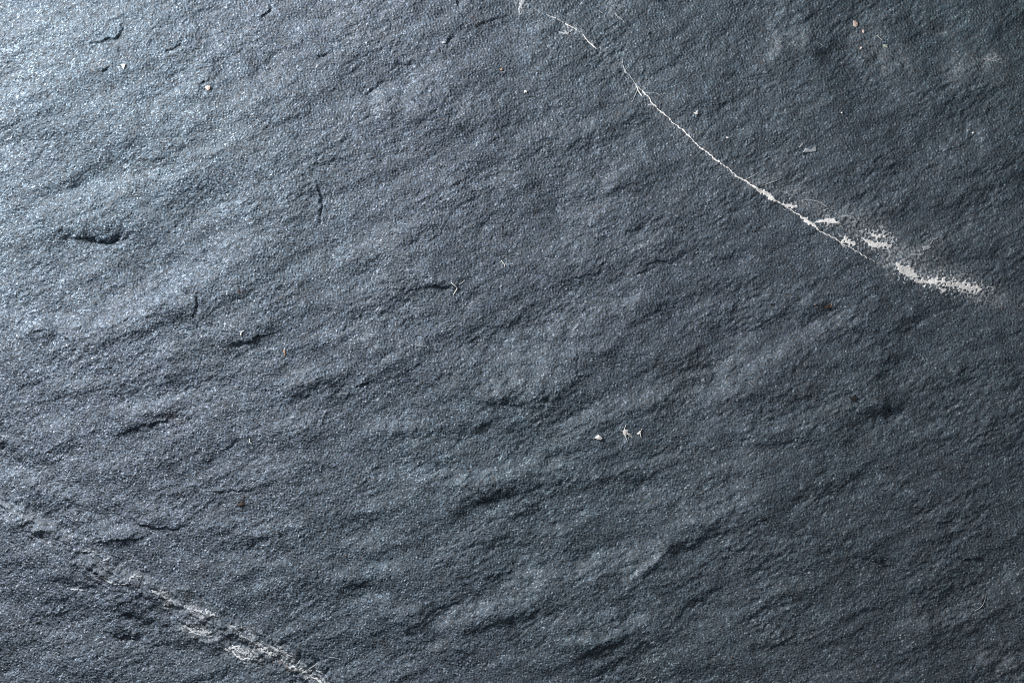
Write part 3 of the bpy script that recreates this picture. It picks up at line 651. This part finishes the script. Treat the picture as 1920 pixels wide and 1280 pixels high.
def fibre(name, pts, r0, r1, material, arch=1.0):
    """a bent tapering hair; pts in chart units"""
    P = []
    for i in range(len(pts) - 1):
        p0 = pts[max(i - 1, 0)]; p1 = pts[i]; p2 = pts[i + 1]; p3 = pts[min(i + 2, len(pts) - 1)]
        for s in range(5):
            t = s / 5
            f = lambda a, b, c, d: .5 * (2 * b + (c - a) * t + (2 * a - 5 * b + 4 * c - d) * t * t + (3 * b - a - 3 * c + d) * t ** 3)
            P.append((f(p0[0], p1[0], p2[0], p3[0]), f(p0[1], p1[1], p2[1], p3[1])))
    P.append(pts[-1])
    n = len(P)
    bx, by = pts[0]
    zs = [hgt(*p) / U for p in P]
    zs = [max(zs[max(0, i - 2):i + 3]) for i in range(n)]
    C = [Vector(((p[0] - bx) * U, (by - p[1]) * U, (zs[i] + .5 + arch * math.sin(math.pi * i / (n - 1))) * U)) for i, p in enumerate(P)]
    z0 = C[0].z
    C = [c - Vector((0, 0, z0)) for c in C]
    verts, faces = [], []
    K = 6
    for i, c in enumerate(C):
        d = (C[min(i + 1, n - 1)] - C[max(i - 1, 0)]).normalized()
        side_ = d.cross(Vector((0, 0, 1))).normalized(); up = side_.cross(d)
        r = 0.78 * (r0 + (r1 - r0) * i / (n - 1)) * U
        for k in range(K):
            a = 2 * math.pi * k / K
            verts.append(c + side_ * math.cos(a) * r + up * math.sin(a) * r)
    for i in range(n - 1):
        for k in range(K):
            a, b = i * K + k, i * K + (k + 1) % K
            faces.append((a, b, b + K, a + K))
    faces.append(tuple(range(K))[::-1]); faces.append(tuple((n - 1) * K + k for k in range(K)))
    me = bpy.data.meshes.new(name); me.from_pydata([tuple(v) for v in verts], [], faces); me.update()
    me.polygons.foreach_set('use_smooth', [True] * len(me.polygons))
    o = link_mesh(name, me, material)
    o.location = (wx(bx), wy(by), z0)
    return o

thing(outline_flake('stone_chip', [(227, 121), (232, 120.5), (237, 121), (235, 126), (233, 131), (230.5, 128)], 2.2, M_CRUMB, (.1, -.1), 1.2), 'tiny white wedge-shaped chip in the bright upper left', 'chip')
thing(outline_flake('stone_chip', [(384, 165), (389, 161), (394, 162), (396.5, 161.5), (395, 167), (391.5, 171), (388, 168)], 2.4, M_PINK, (.15, -.1), 1.6), 'tiny pinkish white chip beside a pale ridge at upper left', 'chip')
thing(outline_flake('stone_chip', [(1114, 820.5), (1118, 817), (1122, 813.5), (1126, 817), (1130, 821), (1127, 824.5), (1120, 823.5)], 2.6, M_CRUMB, (0, 0), 1.8), 'bright white triangular chip, leftmost of three bits right of centre', 'chip')
f1 = bpy.data.objects.new('frayed_scrap', None); COL.link(f1); f1.location = (wx(1174), wy(812), hgt(1174, 812))
thing(f1, 'frayed pale scrap with loose strands between two smaller white bits', 'scrap')
def as_part(o, root):
    o.location = Vector(o.location) - Vector(root.location); o.parent = root; return o
as_part(outline_flake('scrap_body', [(1167, 807), (1172, 804.5), (1178, 806.5), (1176, 812), (1174, 818), (1170, 816), (1168, 811)], 1.6, M_CRUMB, (.1, .2), .8), f1)
for pts in ([(1174, 811), (1180, 816), (1188, 821)], [(1176, 812), (1182, 814), (1185, 818)], [(1172, 814), (1174, 821), (1177, 828)], [(1171, 805), (1172, 800), (1174, 796)]):
    as_part(fibre('strand', pts, 1.1, .5, M_FIBRE, .8), f1)
f2 = bpy.data.objects.new('frayed_scrap', None); COL.link(f2); f2.location = (wx(1199), wy(812), hgt(1199, 812))
thing(f2, 'small white forked scrap, rightmost of three bits right of centre', 'scrap')
as_part(outline_flake('scrap_body', [(1193, 813), (1197, 810), (1201, 808), (1202, 813), (1198, 815)], 1.6, M_CRUMB, (.1, 0), .8), f2)
as_part(fibre('strand', [(1200, 807), (1201, 814), (1202.5, 821)], 1.3, .8, M_FIBRE, 1.0), f2)
as_part(fibre('strand', [(1201, 812), (1202, 806), (1203, 803)], .8, .5, M_FIBRE, .6), f2)
thing(fibre('fibre', [(846, 530), (851, 534), (856, 538), (857, 541), (854, 546), (850.5, 552)], 1.1, 1.1, M_FIBRE, 1.5), 'pale bent fibre at the end of a dark ledge near centre', 'fibre')
thing(fibre('fibre', [(861, 533), (867, 529), (872, 525)], .7, .5, M_FIBRE, .6), 'short straight pale hair just above the bent fibre', 'fibre')
thing(fibre('fibre', [(940, 488), (943, 492), (945, 494), (947, 500)], 1.1, .8, M_FIBRE, 1.0), 'short white crooked fibre up and right of the bent fibre', 'fibre')
thing(fibre('fibre', [(459, 620), (455.5, 621.5), (454, 625), (454, 629)], .9, 1.7, M_CRUMB, 1.0), 'small white comma-shaped fibre above a black hollow at left', 'fibre')
thing(fibre('fibre', [(532.5, 656.5), (534, 659), (535, 663), (535, 667)], 1.3, 1.0, M_TAN, 1.5), 'tiny upright tan fibre at left of centre', 'fibre')
thing(fibre('fibre', [(468, 822), (469, 828), (474, 833)], 1.0, .8, M_FIBRE, .8), 'short pale curved fibre in the lower left half', 'fibre')
thing(crumb('crumb_cluster', 1604, 44, 6.5, 7.5, 3.0, M_PINK, 3, 20, 14), 'whitish pink crumb, largest of the bits at upper right', 'crumb')
c0 = crumb('crumb', 1620, 58, 3.0, 5.0, 2.0, M_PINK, 8, 35); thing(c0, 'small tan crumb just right below the whitish pink crumb', 'crumb')
thing(crumb('crumb', 1615, 90, 4.0, 2.4, 2.0, M_PINK, 9, 10), 'small pale crumb left of the pale green flake', 'crumb')
thing(outline_flake('green_flake', [(1655, 84), (1659, 82.5), (1664, 83.5), (1666, 90), (1661, 88.5), (1657, 87)], 1.4, M_GREEN, (.05, .05), .5), 'flat pale green angular flake at upper right', 'flake')
thing(fibre('fibre', [(1645, 66), (1650, 70.5), (1655, 75)], .8, .5, M_FIBRE, .6), 'short pale hair just above the pale green flake', 'fibre')
thing(crumb('bead', 1578, 212, 2.2, 2.2, 2.2, M_CRUMB, 4, 0, 30), 'tiny round white bead at upper right', 'bead')
thing(outline_flake('stone_flake', [(1504, 286), (1507.5, 282), (1509.5, 278), (1512, 281.5), (1516, 282), (1521, 281.5), (1525, 279), (1527, 274.5), (1529.5, 271), (1530.5, 276), (1531, 281), (1530, 284.5), (1518, 285.5)], 1.0, M_PALE, (.10, .03), .3), 'pale ragged flake with straight dark lower edge at upper right', 'flake')
thing(outline_flake('stone_chip', [(1300, 212), (1305, 210), (1308, 206), (1309, 214), (1305, 216)], 1.8, M_CRUMB, (.1, .1), .6), 'small white pointed chip right of the upper vein', 'chip')
thing(crumb('crumb', 1364, 258, 3.2, 1.8, 1.5, M_CRUMB, 15, 10), 'tiny white crumb above the long diagonal vein', 'crumb')
thing(crumb('crumb', 1825, 249, 3.2, 2.6, 1.6, M_CRUMB, 16, 0), 'tiny white crumb near the right edge in upper right', 'crumb')
thing(crumb('crumb', 985, 172, 3.4, 3.6, 2.0, M_CRUMB, 17, 0), 'tiny white crumb below the top of the thin upper vein', 'crumb')
thing(crumb('crumb', 832, 80, 5.0, 3.0, 2.0, M_PALE, 18, 10), 'pale grey crumb beside a dark pit at upper middle', 'crumb')
thing(crumb('crumb', 940, 131, 2.4, 2.4, 1.8, M_TAN, 19, 0), 'tiny tan grain at upper middle', 'grain')
fb = bpy.data.objects.new('brown_husk', None); COL.link(fb); fb.location = (wx(455), wy(941), hgt(455, 941))
thing(fb, 'brown curled husk with a thin stalk at lower left', 'husk')
as_part(outline_flake('husk_shell', [(446, 947), (450, 942), (454, 940), (460, 944), (457, 948), (454, 949), (450, 947)], 2.6, M_BROWN, (.2, .1), 1.2), fb)
as_part(fibre('stalk', [(454, 942), (456, 935), (458, 928)], 1.5, .8, M_BROWN, .8), fb)
thing(fibre('dark_curl', [(509, 1003), (516, 998), (523, 996), (527, 999), (526, 1003), (523, 1007)], 1.0, 1.9, M_DARK, 1.6), 'black curled hair like a hook in the lower left', 'curl')
thing(outline_flake('dark_scrap', [(1591, 742), (1597, 744), (1602, 738), (1604, 744), (1610, 746), (1604, 749), (1606, 755), (1600, 750), (1595, 751)], 1.2, M_DARK, (0, 0), .4), 'black star-shaped scrap in the dark right half', 'scrap')
thing(outline_flake('dark_scrap', [(1545, 574), (1552, 570), (1558, 572), (1556, 577), (1549, 580)], 1.6, M_BROWN, (.1, 0), .6), 'dark brown scrap beside a rusty grain on the right', 'scrap')
thing(fibre('fibre', [(1560, 568), (1559, 572), (1557, 576)], .5, .4, M_TAN, .6), 'short tan hair against the dark brown scrap', 'fibre')
thing(fibre('fibre', [(330, 1000), (332, 1004), (331, 1010)], .6, .6, M_BROWN, .5), 'tiny brown hair on a bump at lower left', 'fibre')
thing(crumb('crumb', 175, 672, 2.0, 2.6, 1.5, M_CRUMB, 23, 0), 'tiny white crumb in the bright left middle', 'crumb')
thing(fibre('fibre', [(1828, 1146), (1840, 1138), (1847, 1128), (1849, 1118)], 1.3, .9, M_PALE, 1.2), 'grey curved hair casting a dark line at lower right', 'fibre')

# rusty grains: one shape, many copies, each its own thing
RUST = [(1091, 511, 2.0, 'tiny reddish grain above centre, right of the bent fibre'), (790, 715, 1.8, 'tiny rusty grain below centre left, under a thin pale thread'),
        (649, 1041, 2.2, 'tiny rusty grain at lower left of centre, left one of a pair'), (677, 1047, 1.9, 'tiny pale orange grain at lower left of centre, right one of a pair'),
        (1528, 571, 2.2, 'tiny orange grain just left of the dark brown scrap'), (1230, 838, 2.0, 'tiny orange grain right below the small white forked scrap'),
        (1878, 577, 2.0, 'tiny orange grain right below the end of the white vein'), (1428, 117, 2.0, 'tiny tan grain at upper right, between upper vein and pinkish crumb'),
        (1372, 1230, 2.6, 'pinkish grain near the bottom edge, right of centre'), (1848, 1164, 1.8, 'tiny orange grain just below the grey curved hair'),
        (1876, 1185, 1.8, 'tiny orange grain in the lower right corner, below the grey hair'), (646, 770, 1.8, 'tiny rusty grain left of centre, level with the dark middle ledge'),
        (1250, 1173, 1.8, 'tiny orange grain below the curved step at bottom right of centre'), (402, 524, 1.6, 'tiny tan grain beside the bright ridge at left')]
rust_proto = None
for (x, y, r, lab) in RUST:
    if rust_proto is None:
        o = rust_proto = crumb('rusty_grain', x, y, 1.0, 1.0, .9, M_ORANGE, 77, 0, 10)
    else:
        o = rust_proto.copy(); COL.link(o)
    r *= 0.65
    o.location = (wx(x), wy(y), hmax(x, y, 1.0) + .5 * r * U)
    o.scale = (r, r, r)
    o.rotation_euler = (0, 0, (x * 7.3 + y) % 6.28)
    thing(o, lab, 'grain', 'rusty grains scattered over the slate')
